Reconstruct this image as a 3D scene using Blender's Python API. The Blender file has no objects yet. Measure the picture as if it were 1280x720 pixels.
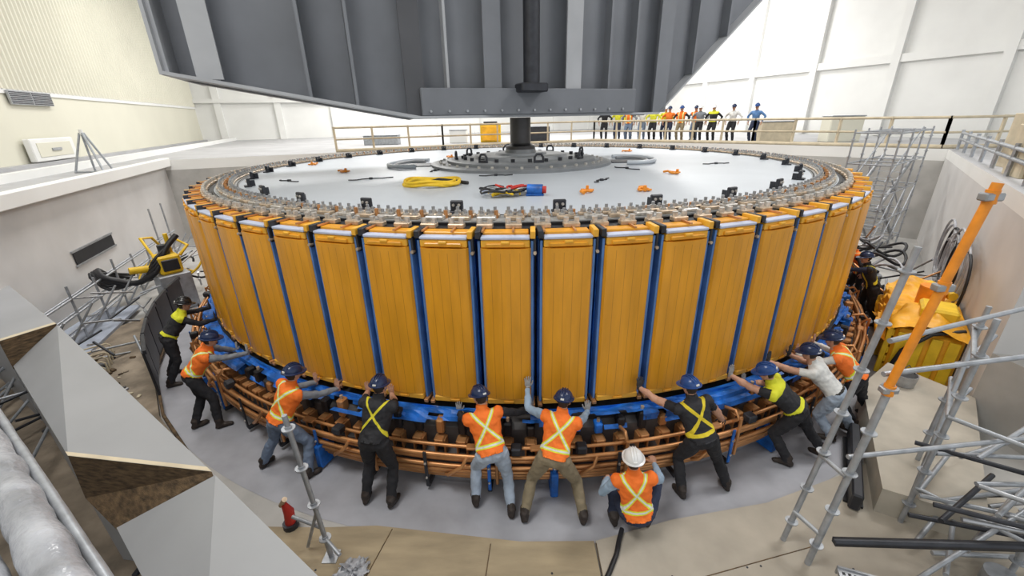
import bpy, math, random
import numpy as np
from mathutils import Vector, Matrix, noise
random.seed(7); np.random.seed(7)
SC=bpy.context.scene; COL=SC.collection
V=Vector; PI=math.pi
SC.view_settings.view_transform='Standard'

# ---------------------------------------------------------------- materials
def mat(name,col,rough=.6,metal=0.,var=.12,scale=6.,bump=.0,bscale=None,coat=0.,stretch=None,trans=0.):
    m=bpy.data.materials.new(name); m.use_nodes=True; nt=m.node_tree; b=nt.nodes['Principled BSDF']
    b.inputs['Roughness'].default_value=rough; b.inputs['Metallic'].default_value=metal
    if coat: b.inputs['Coat Weight'].default_value=coat
    if trans: b.inputs['Alpha'].default_value=1-trans
    tc=nt.nodes.new('ShaderNodeTexCoord'); mp=nt.nodes.new('ShaderNodeMapping'); nt.links.new(tc.outputs['Object'],mp.inputs[0])
    if stretch: mp.inputs['Scale'].default_value=stretch
    n=nt.nodes.new('ShaderNodeTexNoise'); n.inputs['Scale'].default_value=scale; n.inputs['Detail'].default_value=5
    nt.links.new(mp.outputs[0],n.inputs['Vector'])
    r=nt.nodes.new('ShaderNodeValToRGB'); e=r.color_ramp.elements
    e[0].position=.3; e[1].position=.7
    e[0].color=(*[max(0,c*(1-var)) for c in col],1); e[1].color=(*[min(1,c*(1+var)) for c in col],1)
    nt.links.new(n.outputs[0],r.inputs[0]); nt.links.new(r.outputs[0],b.inputs['Base Color'])
    if bump:
        n2=nt.nodes.new('ShaderNodeTexNoise'); n2.inputs['Scale'].default_value=bscale or scale*4; n2.inputs['Detail'].default_value=4
        nt.links.new(mp.outputs[0],n2.inputs['Vector'])
        bp=nt.nodes.new('ShaderNodeBump'); bp.inputs['Strength'].default_value=bump; bp.inputs['Distance'].default_value=.03
        nt.links.new(n2.outputs[0],bp.inputs['Height']); nt.links.new(bp.outputs[0],b.inputs['Normal'])
    return m
class G:
    def __init__(s,m): s.nt=m.node_tree
    def M(s,op,a,b=None,c=None):
        n=s.nt.nodes.new('ShaderNodeMath'); n.operation=op
        for i,x in enumerate((a,b,c)):
            if x is None: continue
            if isinstance(x,(int,float)): n.inputs[i].default_value=x
            else: s.nt.links.new(x,n.inputs[i])
        return n.outputs[0]
    def mix(s,f,a,b):
        n=s.nt.nodes.new('ShaderNodeMix'); n.data_type='RGBA'
        for i,x in ((0,f),(6,a),(7,b)):
            if isinstance(x,(int,float)): n.inputs[i].default_value=x
            elif isinstance(x,tuple): n.inputs[i].default_value=(*x,1)
            else: s.nt.links.new(x,n.inputs[i])
        return n.outputs[2]
    def attr(s,name):
        n=s.nt.nodes.new('ShaderNodeAttribute'); n.attribute_name=name
        q=s.nt.nodes.new('ShaderNodeSeparateXYZ'); s.nt.links.new(n.outputs['Vector'],q.inputs[0]); return q.outputs
def basecol(m):
    b=m.node_tree.nodes['Principled BSDF']; l=b.inputs['Base Color'].links[0]; return b,l.from_socket
def vest_mat(name,base,stripe=(.75,.8,.05),silver=(.75,.78,.75),w=.026,pattern='X'):
    m=mat(name,base,.75,var=.1,bump=.25,bscale=25); g=G(m); b,c=basecol(m); x,y,z=g.attr('tc')
    ax=g.M('ABSOLUTE',x)
    if pattern=='yoke':
        f=g.M('MAXIMUM',g.M('GREATER_THAN',z,.40),g.M('LESS_THAN',g.M('ABSOLUTE',g.M('SUBTRACT',z,.07)),.03))
        col=g.mix(f,c,stripe)
    else:
        dX=g.M('ABSOLUTE',g.M('SUBTRACT',ax,g.M('MULTIPLY',g.M('ABSOLUTE',g.M('SUBTRACT',z,.32)),.72)))
        dF=g.M('ABSOLUTE',g.M('SUBTRACT',ax,.10))
        back=g.M('LESS_THAN',y,0.)
        d1=g.M('ADD',g.M('MULTIPLY',dX,back),g.M('MULTIPLY',dF,g.M('SUBTRACT',1.,back)))
        d2=g.M('ABSOLUTE',g.M('SUBTRACT',z,.10)) 
        d=g.M('MINIMUM',d1,d2) if pattern=='X' else d1
        col=g.mix(g.M('LESS_THAN',d,w),c,stripe)
        if silver: col=g.mix(g.M('LESS_THAN',d,w*.4),col,silver)
    m.node_tree.links.new(col,b.inputs['Base Color']); return m

# ---------------------------------------------------------------- mesh builder
class MB:
    def __init__(s): s.v=[];s.f=[];s.m=[];s.sm=[];s.lc=[];s.mats=[]
    def mi(s,m):
        if m not in s.mats: s.mats.append(m)
        return s.mats.index(m)
    def add(s,vs,fs,m,tf=None,smooth=False):
        o=len(s.v); i=s.mi(m)
        for p in vs:
            s.lc.append(tuple(p)); s.v.append(tuple(tf(p)) if tf else tuple(p))
        for q in fs: s.f.append([o+k for k in q]); s.m.append(i); s.sm.append(smooth)
    def box(s,x0,x1,y0,y1,z0,z1,m,tf=None,c=0.):
        if c<=0:
            vs=[(x,y,z) for x in (x0,x1) for y in (y0,y1) for z in (z0,z1)]
            s.add(vs,[(0,1,3,2),(4,6,7,5),(0,4,5,1),(2,3,7,6),(0,2,6,4),(1,5,7,3)],m,tf); return
        ce=V(((x0+x1)/2,(y0+y1)/2,(z0+z1)/2)); h=V(((x1-x0)/2,(y1-y0)/2,(z1-z0)/2)); c=min(c,min(h)*.9)
        vs=[];ix={}
        for sx in(-1,1):
            for sy in(-1,1):
                for sz in(-1,1):
                    for a in range(3):
                        q=[sx*h.x,sy*h.y,sz*h.z]; sg=(sx,sy,sz)
                        for k in range(3):
                            if k!=a: q[k]-=sg[k]*c
                        ix[(sx,sy,sz,a)]=len(vs); vs.append(ce+V(q))
        fs=[]
        def S(a,sa,b,sb,d,sd,ax):
            t=[0,0,0]; t[a]=sa;t[b]=sb;t[d]=sd; return ix[(*t,ax)]
        for a in range(3):
            b,d=(a+1)%3,(a+2)%3
            for sa in(-1,1): fs.append([S(a,sa,b,-1,d,-1,a),S(a,sa,b,1,d,-1,a),S(a,sa,b,1,d,1,a),S(a,sa,b,-1,d,1,a)])
            for sa in(-1,1):
                for sb in(-1,1): fs.append([S(a,sa,b,sb,d,-1,a),S(a,sa,b,sb,d,1,a),S(a,sa,b,sb,d,1,b),S(a,sa,b,sb,d,-1,b)])
        for sx in(-1,1):
            for sy in(-1,1):
                for sz in(-1,1): fs.append([ix[(sx,sy,sz,k)] for k in range(3)])
        out=[]
        for q in fs:
            n=(vs[q[1]]-vs[q[0]]).cross(vs[q[2]]-vs[q[0]]); mid=sum((vs[k] for k in q),V((0,0,0)))/len(q)-ce
            out.append(q if n.dot(mid)>0 else q[::-1])
        s.add(vs,out,m,tf)
    def tube(s,pts,rad,m,n=10,tf=None,closed=False,caps=True,smooth=True):
        pts=[V(p) for p in pts]; N=len(pts)
        if not hasattr(rad,'__len__'): rad=[rad]*N
        tg=[]
        for i in range(N):
            a=pts[(i-1)%N] if (closed or i>0) else pts[0]; b=pts[(i+1)%N] if (closed or i<N-1) else pts[-1]
            tg.append((b-a).normalized())
        u=tg[0].orthogonal().normalized(); vs=[]
        for i in range(N):
            u=(u-tg[i]*u.dot(tg[i])); u=u.normalized() if u.length>1e-6 else tg[i].orthogonal().normalized()
            w=tg[i].cross(u)
            for k in range(n):
                a=2*PI*k/n; vs.append(pts[i]+(u*math.cos(a)+w*math.sin(a))*rad[i])
        fs=[]
        for i in range(N if closed else N-1):
            j=(i+1)%N
            for k in range(n):
                l=(k+1)%n; fs.append([i*n+k,i*n+l,j*n+l,j*n+k])
        s.add(vs,fs,m,tf,smooth)
        if caps and not closed:
            s.add(vs[:n],[list(range(n))[::-1]],m,tf); s.add(vs[-n:],[list(range(n))],m,tf)
    def cyl(s,p0,p1,r,m,n=16,r1=None,tf=None,smooth=True): s.tube([p0,p1],[r,r if r1 is None else r1],m,n,tf,smooth=smooth)
    def lathe(s,prof,m,n=128,closed=False,tf=None,smooth=False,a0=0,a1=2*PI):
        full=abs(a1-a0-2*PI)<1e-6; K=n if full else n+1; vs=[];fs=[]
        for i in range(K):
            a=a0+(a1-a0)*i/n
            for r,z in prof: vs.append((r*math.sin(a),-r*math.cos(a),z))
        P=len(prof)
        for i in range(n):
            j=(i+1)%K
            for k in range(P if closed else P-1):
                l=(k+1)%P; fs.append([i*P+k,j*P+k,j*P+l,i*P+l])
        s.add(vs,fs,m,tf,smooth)
    def ell(s,c,r,m,n=12,tf=None,M=None):
        vs=[];fs=[]
        for i in range(1,n):
            t=PI*i/n
            for k in range(2*n):
                a=PI*k/n; p=V((r[0]*math.sin(t)*math.cos(a),r[1]*math.sin(t)*math.sin(a),r[2]*math.cos(t)))
                if M: p=M@p
                vs.append(p+V(c))
        tp=V((0,0,r[2])); bt=V((0,0,-r[2]))
        if M: tp=M@tp; bt=M@bt
        vs+= [tp+V(c),bt+V(c)]; T=len(vs)-2; B=T+1; w=2*n
        for i in range(n-2):
            for k in range(w):
                l=(k+1)%w; fs.append([i*w+k,(i+1)*w+k,(i+1)*w+l,i*w+l])
        for k in range(w):
            l=(k+1)%w; fs.append([T,k,l]); fs.append([B,(n-2)*w+l,(n-2)*w+k])
        s.add(vs,fs,m,tf,True)
    def mesh(s,name):
        me=bpy.data.meshes.new(name); me.from_pydata(s.v,[],s.f)
        for m in s.mats: me.materials.append(m)
        me.polygons.foreach_set('material_index',s.m); me.polygons.foreach_set('use_smooth',s.sm)
        at=me.attributes.new('lc','FLOAT_VECTOR','POINT'); at.data.foreach_set('vector',np.array(s.lc,dtype=np.float32).ravel())
        me.update(); return me
    def obj(s,name,parent=None):
        o=bpy.data.objects.new(name,s.mesh(name)); COL.objects.link(o)
        if parent: o.parent=parent
        return o
def empty(name,loc=(0,0,0)):
    e=bpy.data.objects.new(name,None); e.empty_display_size=.2; e.location=loc; COL.objects.link(e); return e
TH=math.radians(21.5); E1=V((math.cos(TH),math.sin(TH),0)); E2=V((-math.sin(TH),math.cos(TH),0))
def H(p): return E1*p[0]+E2*p[1]+V((0,0,p[2]))
def pol(r,a,z): return V((r*math.sin(a),-r*math.cos(a),z))
def TF(o,ang):
    c,s_=math.cos(ang),math.sin(ang)
    return lambda p:(o[0]+p[0]*c-p[1]*s_, o[1]+p[0]*s_+p[1]*c, o[2]+p[2])

# palette
Mcream=mat('cream_wall',(.70,.68,.57),.8,var=.03,scale=.5)
Mwhite=mat('white_wall',(.80,.80,.78),.8,var=.04,scale=.6)
Mpitw=mat('pit_wall_paint',(.62,.61,.60),.8,var=.08,scale=.8)
Mconc=mat('concrete',(.44,.43,.41),.85,var=.14,scale=1.5,bump=.15,bscale=12)
Mconcd=mat('concrete_brown',(.27,.22,.165),.9,var=.4,scale=2.5,bump=.3,bscale=14)
Mfloor=mat('grey_painted_floor',(.36,.365,.40),.6,var=.14,scale=2.2)
Mdeck=mat('deck_floor',(.42,.42,.43),.6,var=.12,scale=.8)
Mdisc=mat('rotor_top_paint',(.50,.535,.58),.38,var=.06,scale=.7)
Mdiscd=mat('hub_grey_paint',(.20,.21,.22),.45,var=.12,scale=3)
Mblack=mat('black_rubber',(.012,.012,.015),.5,var=.3)
Mdark=mat('dark_steel',(.04,.042,.05),.45,.4,var=.2)
Msteel=mat('galvanised_steel',(.42,.43,.45),.4,.7,var=.15,scale=9)
Mpaint=mat('galvanised_tube',(.38,.40,.43),.4,.4,var=.18,scale=9)
Mbeam=mat('crane_grey_paint',(.17,.18,.20),.5,var=.08,scale=1.2)
Mbeamd=mat('crane_shade_tone',(.07,.072,.08),.5,var=.1,scale=1.2)  # shaded tone of the girder grey, put into the colour of some plates
Mbeaml=mat('crane_lit_tone',(.38,.39,.41),.5,var=.08,scale=1.2)  # lit tone of the same girder grey, painted onto chosen plates
Mcopper=mat('copper_bus',(.62,.30,.12),.38,.5,var=.25,scale=3)
Mbrass=mat('brass_clamp',(.55,.43,.31),.4,.45,var=.35,scale=12)
Mnut=mat('zinc_nut',(.60,.57,.53),.35,.5,var=.3,scale=20)
Mblue=mat('blue_tape',(.012,.13,.50),.45,var=.5,scale=5,bump=.4,bscale=9)
Mlav=mat('blue_grey_insulation',(.10,.23,.54),.5,var=.2,scale=4)
Mlav2=mat('lavender_cap',(.50,.55,.70),.5,var=.1,scale=4)
Myel=mat('yellow_plastic',(.80,.52,.02),.5,var=.12)
Morgp=mat('orange_paint',(.85,.29,.02),.45,var=.15,scale=8)
Mtarp=mat('yellow_tarp',(.88,.42,.02),.5,var=.2,scale=3,bump=.8,bscale=4)
Mred=mat('red_paint',(.55,.03,.02),.5)
Mwood=mat('plywood',(.33,.265,.17),.75,var=.2,scale=1.6,bump=.1,bscale=20,stretch=(1,4,1))
Mscreed=mat('pale_screed',(.42,.375,.31),.8,var=.14,scale=1.8,bump=.1,bscale=20)
Mwoodd=mat('plywood_edge',(.11,.07,.035),.8,var=.6,scale=5,bump=.3,stretch=(2,2,8))
Mwoodl=mat('timber',(.58,.50,.36),.8,var=.15,scale=3)
Mplas=mat('plastic_sheet',(.36,.37,.40),.22,var=.4,scale=3,bump=.9,bscale=7)
Mplate=mat('grey_steel_cover',(.33,.335,.345),.5,var=.07,scale=.9)

Mpole=mat('orange_pole_varnish',(.78,.345,.018),.36,var=.12,scale=2.0,stretch=(3,3,.6),coat=.15)
g=G(Mpole); b,c=basecol(Mpole); x,y,z=g.attr('lc')
ln=None
for xx in (-.17,-.055,.055,.17):
    d=g.M('LESS_THAN',g.M('ABSOLUTE',g.M('SUBTRACT',x,xx)),.0028)
    ln=d if ln is None else g.M('MAXIMUM',ln,d)
ln=g.M('MULTIPLY',g.M('MULTIPLY',ln,.6),g.M('LESS_THAN',z,3.17))
Mpole.node_tree.links.new(g.mix(ln,c,(.32,.11,.008)),b.inputs['Base Color'])
Mpole2=mat('orange_pole_end',(.86,.44,.04),.4,var=.1,scale=5)

# ================================================================= ROTOR
NP=68; DP=2*PI/NP; PH=.0111
rotor=empty('generator_rotor')
mb=MB()
for k in range(NP):
    a=PH+(k+.5)*DP; ca,sa=math.cos(a),math.sin(a)
    tf=lambda p,ca=ca,sa=sa:(p[1]*sa+p[0]*ca,-p[1]*ca+p[0]*sa,p[2])
    prof=[(-.295,7.66),(-.295,7.93),(-.274,7.965),(-.2,7.982),(-.1,7.995),(0,8.0),(.1,7.995),(.2,7.982),(.274,7.965),(.295,7.93),(.295,7.66)]
    n=len(prof); vs=[(px,py,1.13) for px,py in prof]+[(px,py,3.22) for px,py in prof]
    mb.add(vs,[[i,i+1,n+i+1,n+i] for i in range(n-1)]+[list(range(n))[::-1],list(range(n,2*n))],Mpole,tf)
    mb.box(-.285,.285,7.66,7.955,3.225,3.315,Mpole2,tf,.012)
    mb.box(-.225,.225,7.80,7.985,3.235,3.285,Mpole,tf,.01)
    mb.box(-.05,.05,7.93,7.995,3.275,3.31,Mpole2,tf,.008)
    mb.box(-.285,.285,7.84,7.962,3.32,3.355,Mlav2,tf,.008)
    mb.box(-.27,.27,7.68,7.84,3.32,3.385,Mpole,tf,.008)
    mb.box(-.285,.285,7.66,7.985,1.04,1.125,Mpole2,tf,.012)
    mb.box(-.07,.07,7.9,8.005,1.06,1.10,Mpole,tf,.008)
    for s_ in(-1,1):
        x0,x1=sorted((s_*.298,s_*.326)); mb.box(x0,x1,7.60,7.925,1.05,3.30,Mlav,tf)
        x0,x1=sorted((s_*.328,s_*.340)); mb.box(x0,x1,7.58,7.80,1.05,3.28,Mblue,tf)
        x0,x1=sorted((s_*.29,s_*.35)); mb.box(x0,x1,7.70,7.95,3.33,3.42,Mpole2 if s_>0 else Mdark,tf,.006)
        mb.box(x0,x1,7.8,7.99,1.0,1.05,Mcopper,tf,.006)
    mb.cyl((.345,7.9,3.16),(.345,7.965,3.16),.02,Mbrass,8,tf=tf)
    mb.box(.33,.358,7.86,7.94,3.12,3.34,Mdark,tf,.004)
mb.obj('field_poles',rotor)
mb=MB()
mb.lathe([(7.56,1.0),(7.6,1.0),(7.6,3.3),(7.56,3.3)],Mblack,272,closed=True)
mb.lathe([(0.0,3.36),(7.46,3.36),(7.46,3.405),(0.0,3.405)][::-1],Mdisc,272)
mb.lathe([(7.46,3.30),(7.46,3.412),(7.50,3.412),(7.50,3.38),(7.66,3.38),(7.66,3.30)],Mblack,272)
mb.lathe([(7.02,3.405),(7.02,3.42),(7.44,3.42),(7.44,3.405)],mat('rim_plate',(.38,.38,.37),.4,.2,var=.25,scale=8),272)
mb.lathe([(7.03,3.407),(7.03,3.424),(7.06,3.424),(7.06,3.407)],Mblack,272)
mb.lathe([(7.5,1.0),(4.0,1.0),(4,1.1)],Mdark,136)
mb.obj('spider_top_plate',rotor)
mb=MB()
for k in range(NP*2):
    a=PH+(k+.25)*DP/2; ca,sa=math.cos(a),math.sin(a)
    tf=lambda p,ca=ca,sa=sa:(p[1]*sa+p[0]*ca,-p[1]*ca+p[0]*sa,p[2])
    j=random.uniform(-.015,.015)
    mb.box(-.15+j,.15+j,7.10,7.21,3.42,3.46,Mbrass,tf,.01)
    mb.box(-.12+j,.12+j,7.29,7.41,3.42,3.47,Mbrass if k%2 else Mnut,tf,.01)
    for (xx,rr,h) in ((-.09,7.155,.13),(.09,7.155,.13),(0,7.16,.10),(-.06,7.35,.12),(.06,7.35,.12)):
        mb.cyl((xx+j,rr,3.42),(xx+j,rr,3.42+h*.65),.042,Mnut,6,tf=tf,smooth=False)
        mb.cyl((xx+j,rr,3.42),(xx+j,rr,3.42+h),.022,Msteel,6,tf=tf)
    mb.cyl((0.1,7.25,3.42),(0.1,7.25,3.52),.026,Mcopper,6,tf=tf)
    mb.box(-.04,.04,7.22,7.28,3.42,3.47,Mdark,tf,.01)
    mb.box(-.10,.10,7.56,7.68,3.38,3.44,Mbrass,tf,.01)
    for xx in(-.065,.065):
        mb.cyl((xx,7.62,3.42),(xx,7.62,3.50),.036,Mnut,6,tf=tf,smooth=False)
    mb.box(-.012,.012,7.66,7.88,3.39,3.41,Mcopper,tf)
mb.obj('rim_clamps_and_studs',rotor)
mb=MB()
for k in range(30):
    a=math.radians(3.8+12*k); tf=TF(pol(6.84,a,3.405),a)
    mb.box(-.09,.09,-.03,.03,0,.17,Mdark,tf,.012); mb.box(-.11,.11,-.09,.05,0,.03,Mdark,tf,.006)
    for xx in(-.04,.04): mb.cyl((xx,-.05,.11),(xx,.03,.11),.02,Mnut,8,tf=tf)
    mb.box(-.07,-.05,.03,.12,0,.12,Mdark,tf)
mb.obj('guide_lugs',rotor)
mb=MB()
mb.lathe([(2.55,3.405),(2.55,3.47),(2.45,3.49),(2.1,3.49),(2.1,3.56),(2.0,3.58),(1.35,3.58),(1.3,3.66),(.75,3.66),(.7,3.72),(.45,3.72),(.42,3.8),(0,3.8)],Mdiscd,96)
for k in range(40):
    a=2*PI*k/40; mb.cyl(pol(2.3,a,3.49),pol(2.3,a,3.54),.04,Mnut,6,smooth=False)
for k in range(24):
    a=2*PI*(k+.5)/24; mb.cyl(pol(1.65,a,3.58),pol(1.65,a,3.66),.055,Mdark,6,smooth=False)
for k in range(8):
    a=2*PI*(k+.3)/8; tf=TF(pol(1.85,a,3.58),a)
    mb.box(-.12,.12,-.04,.04,0,.06,Mdark,tf)
    mb.tube([(-.11,0,.03),(-.11,0,.13),(-.06,0,.2),(.06,0,.2),(.11,0,.13),(.11,0,.03)],.03,Mdark,8,tf)
for sx in(-1,1):
    for (rr,zz,m_) in ((.62,3.47,Mdisc),(.45,3.44,Mdiscd)):
        pts=[(sx*(3.05+rr*1.15*math.cos(t)),rr*1.6*math.sin(t)-.1,zz) for t in np.linspace(-1.9,1.9,22)]
        mb.tube(pts,.055,m_,8)
    mb.box(min(sx*2.55,sx*3.5),max(sx*2.55,sx*3.5),-.5,.3,3.405,3.43,Mdark)
mb.obj('hub',rotor)
mb=MB(); mb.lathe([(.42,3.78),(.42,3.88),(.31,3.92),(.29,3.96),(.29,4.63),(.0,4.63)],mat('shaft_steel',(.07,.066,.066),.35,.6,var=.2,scale=3),40,smooth=False)
mb.obj('lifting_shaft',rotor)

mb=MB(); pts=[]
for t in np.linspace(0,2*PI*4,120):
    pts.append((-1.82+(.52+.06*math.sin(t*.7))*math.cos(t),-4.10+(.42+.05*math.cos(t*.9))*math.sin(t),3.43+.02*(t/6)+.02*math.sin(t*3)))
mb.tube(pts,.028,Myel,7)
mb.tube([(-1.9,-4.2,3.46),(-1.7,-4.0,3.5),(-1.4,-3.95,3.46),(-1.1,-4.1,3.44)],.035,Mblack,7); mb.obj('yellow_air_hose')
mb=MB()
for i,(m_,n) in enumerate(((Myel,5),(Mblack,6),(Mred,2),(Mlav2,3),(Msteel,5))):
    for j in range(n):
        cx,cy=-.35+random.uniform(-.3,.3),-5.4+random.uniform(-.22,.22); pts=[]
        for t in np.linspace(0,4.5,12): pts.append((cx+.2*math.cos(t+i)+.03*t,cy+.14*math.sin(t+i+j),3.44+.03*(i%3)+.05*abs(math.sin(t*1.3+j))))
        mb.tube(pts,.018,m_,6)
mb.obj('rigging_strap_pile')
mb=MB(); mb.cyl((.05,-5.45,3.5),(.30,-5.5,3.5),.09,Mblue,16); mb.cyl((.30,-5.5,3.5),(.36,-5.51,3.5),.06,Mred,16); mb.box(.02,.32,-5.56,-5.38,3.405,3.44,Mblue,None,.01); mb.cyl((.0,-5.44,3.5),(-.15,-5.4,3.47),.03,Mblack,8); mb.obj('blue_electric_pump')
for (x,y) in ((-4.49,-1.58),(-6.31,.49),(2.07,-5.32),(3.42,-3.10),(-2.3,2.2),(4.0,3.4),(1.1,-5.2)):
    mb=MB(); tf0=TF((x,y,3.41),random.uniform(0,3)); tf=lambda p,tf0=tf0:tf0((p[0]*.8,p[1]*.8,p[2]*.8))
    mb.tube([(-.09,0,.03),(-.11,.1,.03),(-.06,.2,.04),(0,.23,.05),(.06,.2,.04),(.11,.1,.03),(.09,0,.03)],.028,Morgp,8,tf)
    mb.cyl((-.14,0,.035),(.14,0,.035),.022,Morgp,8,tf=tf); mb.tube([(0,.2,.03),(.1,.33,.05),(.02,.42,.03)],.03,Morgp,8,tf)
    mb.box(-.03,.03,-.02,.05,0,.13,Morgp,tf,.01); mb.obj('orange_shackle')
mb=MB()
for (x,y,l,a) in ((-3.4,-3.0,.5,.4),(2.6,-1.9,.4,2.1),(-2.2,-1.6,.3,1.2),(5.1,-1.2,.4,.2),(1.6,-3.9,.35,.9),(-5.2,-3.1,.3,2.6),(-.6,-2.8,.4,.1)):
    mb.tube([(x+l*t*math.cos(a)+.06*math.sin(t*6),y+l*t*math.sin(a)+.05*math.cos(t*5),3.42) for t in np.linspace(-1,1,12)],.012,Mblack,6)
    mb.box(x-.04,x+.04,y-.03,y+.03,3.405,3.45,Mdark,None,.01)
mb.obj('hand_tools_and_cords')

# ================================================================= STATOR / BUS RINGS
st=empty('generator_stator')
mb=MB()
mb.lathe([(7.55,0),(7.55,.84),(8.1,.84),(8.18,.78),(8.18,.45),(8.28,.42),(8.28,0)],mat('stator_core',(.06,.055,.055),.6,var=.3,scale=5),272)
for k in range(170):
    a=2*PI*k/170; ca,sa=math.cos(a),math.sin(a); tf=lambda p,ca=ca,sa=sa:(p[1]*sa+p[0]*ca,-p[1]*ca+p[0]*sa,p[2])
    mb.box(-.06,.06,8.18,8.33,.62,.67,Mcopper,tf,.01); mb.box(-.08,-.055,8.15,8.30,.35,.65,Mcopper,tf,.008); mb.box(.055,.08,8.15,8.30,.35,.65,Mcopper,tf,.008)
    mb.box(-.04,.04,8.16,8.26,.45,.60,Mblack,tf,.01)
    hz=.86+.06*((k*7)%3); mb.box(-.055,.055,8.10,8.24,.70,hz,(Mblack,Mcopper,Mblack,Mblue,Mblack)[k%5],tf,.02)
    if k%2: mb.cyl((0,8.17,hz),(0,8.17,hz+.05),.025,Mbrass,6,tf=tf)
    mb.box(-.1,.1,8.27,8.31,.12+.05*(k%2),.22,(Mdark,Mcopper)[k%2],tf,.006)
mb.obj('coil_ends',st)
mb=MB()
for (r,z,rr) in ((8.36,.13,.026),(8.43,.20,.026),(8.47,.28,.028),(8.50,.36,.028),(8.51,.44,.028),(8.47,.52,.028),(8.50,.60,.028),(8.40,.67,.024),(8.38,.42,.026)):
    mb.lathe([(r+rr*math.cos(t),z+rr*math.sin(t)) for t in np.linspace(0,2*PI,9)[:-1]],Mcopper,200,closed=True,smooth=True)
for k in range(64):
    a=2*PI*(k+.35)/64; ca,sa=math.cos(a),math.sin(a); tf=lambda p,ca=ca,sa=sa:(p[1]*sa+p[0]*ca,-p[1]*ca+p[0]*sa,p[2])
    mb.box(-.03,.03,8.30,8.55,.06,.12,Mdark,tf,.01); mb.box(-.022,.022,8.535,8.56,.10,.66,Mdark if k%3 else Mblue,tf,.006)
    for z in (.24,.48): mb.cyl((0,8.55,z),(0,8.575,z),.016,Mnut,6,tf=tf)
    if k%4==0: mb.box(-.05,.05,8.30,8.60,.02,.40,Mblue,tf,.015)
    if k%2: mb.tube([(.1,8.4,.66),(.1,8.5,.78),(.1,8.42,.86),(.1,8.25,.8)],.024,Mcopper,8,tf); mb.cyl((.1,8.53,.2),(.1,8.53,.80),.022,Mcopper,8,tf=tf)
    else: mb.tube([(.25,8.50,.28),(.3,8.56,.33),(.5,8.56,.5),(.55,8.5,.6)],.024,Mcopper,8,tf)
    if k%3==0: mb.box(.28,.42,8.38,8.52,.64,.76,Mdark,tf,.02); mb.box(-.3,-.12,8.36,8.46,.66,.70,Mcopper,tf,.01)
mb.obj('copper_bus_rings',st)
mb=MB(); vs=[];fs=[];K=480;L=8
for i in range(K):
    a=2*PI*i/K
    for j in range(L):
        t=j/(L-1); n_=noise.noise(V((a*9,t*2.5,1)))+.7*noise.noise(V((a*28,t*5,4)))
        r=8.0+.30*t+.08*n_; z=.985-.15*t*t+.10*n_*(t>.1)
        if r<8.02: r=8.02
        vs.append(pol(r,a,min(z,1.0) if t<.2 else z))
for i in range(K):
    for j in range(L-1):
        n_=noise.noise(V((i*.06,3,0)))+.5*noise.noise(V((i*.25,j*.6,7)))
        if n_>.40-.085*j: continue
        fs.append([i*L+j,((i+1)%K)*L+j,((i+1)%K)*L+j+1,i*L+j+1])
mb.add(vs,fs,Mblue,None,False); mb.obj('blue_plastic_sheeting',st)

# ================================================================= ROOM SHELL
mb=MB(); mb.box(-30,30,-30,30,-.2,0,Mconc); o=mb.obj('floor')
mb=MB(); mb.lathe([(8.28,.004),(9.25,.004)][::-1],Mfloor,128); mb.obj('floor_painted_ring')
PW=-11.65
mb=MB()
mb.box(-15.4,PW,-16,32,3.0,3.3,Mdeck,H); mb.box(PW-.02,PW+.25,-16,10,3.05,3.38,Mwhite,H,.02)
mb.box(PW-.35,PW,-16,32,0,3.0,Mpitw,H)
mb.box(-13.2,-13.0,-16,32,3.3,3.52,Mwhite,H)
mb.box(-15.4,-15.1,-16,32,3.3,3.42,Mdeck,H)
mb.obj('deck_left')
P2=V((4.2,12.45,0));P3=V((10.5,7.6,0));P4=V((15.2,3.1,0)); A0=H((PW,10,0))
def slab(pts,z0,z1,m,name,msides=None):
    mb=MB(); n=len(pts); vs=[(p[0],p[1],z1) for p in pts]+[(p[0],p[1],z0) for p in pts]
    mb.add(vs,[list(range(n)),list(range(n,2*n))[::-1]],m); mb.add(vs,[[i,i+n,(i+1)%n+n,(i+1)%n] for i in range(n)],msides or m); return mb.obj(name)
far1=H((PW,32,0)); far2=H((24,32,0)); far3=V((23.0,3.1,0))
slab([A0,P2,P3,P4,far3,far2,far1],2.9,3.3,Mdeck,'deck_back',Mwhite)
mb=MB()
for a,b_ in ((A0,P2),(P2,P3),(P3,P4)):
    mb.add([(a.x,a.y,0),(b_.x,b_.y,0),(b_.x,b_.y,2.9),(a.x,a.y,2.9)],[(0,1,2,3)],Mconc)
mb.obj('wall_pit_back')
mb=MB(); mb.box(-15.7,-15.4,-20,32,0,14,Mcream,H)
mb.box(-15.4,-15.34,-20,32,5.75,5.9,Mwhite,H)
Mrib=mat('cladding_groove',(.50,.49,.42),.8,var=.05)
for i in range(150):
    v=-10+i*.28
    mb.add([(-15.39,v,5.9),(-15.31,v+.07,5.9),(-15.31,v+.15,5.9),(-15.39,v+.22,5.9),(-15.39,v,14),(-15.31,v+.07,14),(-15.31,v+.15,14),(-15.39,v+.22,14)],[(0,1,5,4),(1,2,6,5),(2,3,7,6)],Mcream,H)
    mb.add([(-15.385,v+.22,5.9),(-15.385,v+.28,5.9),(-15.385,v+.28,14),(-15.385,v+.22,14)],[(0,1,2,3)],Mrib,H)
mb.obj('wall_left')
mb=MB(); mb.box(-15.4,24,32,32.3,0,14,Mwhite,H)
for i in range(9): mb.box(-14+i*4.4,-13.5+i*4.4,31.8,32,3.3,14,Mwhite,H)
mb.box(-15.4,24,31.7,32,6.2,6.5,Mwhite,H)
mb.obj('wall_back')
W1=V((7.0,-7.1,0)); W2=V((15.2,3.1,0)); W0=V((7.6,-14,0))
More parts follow.
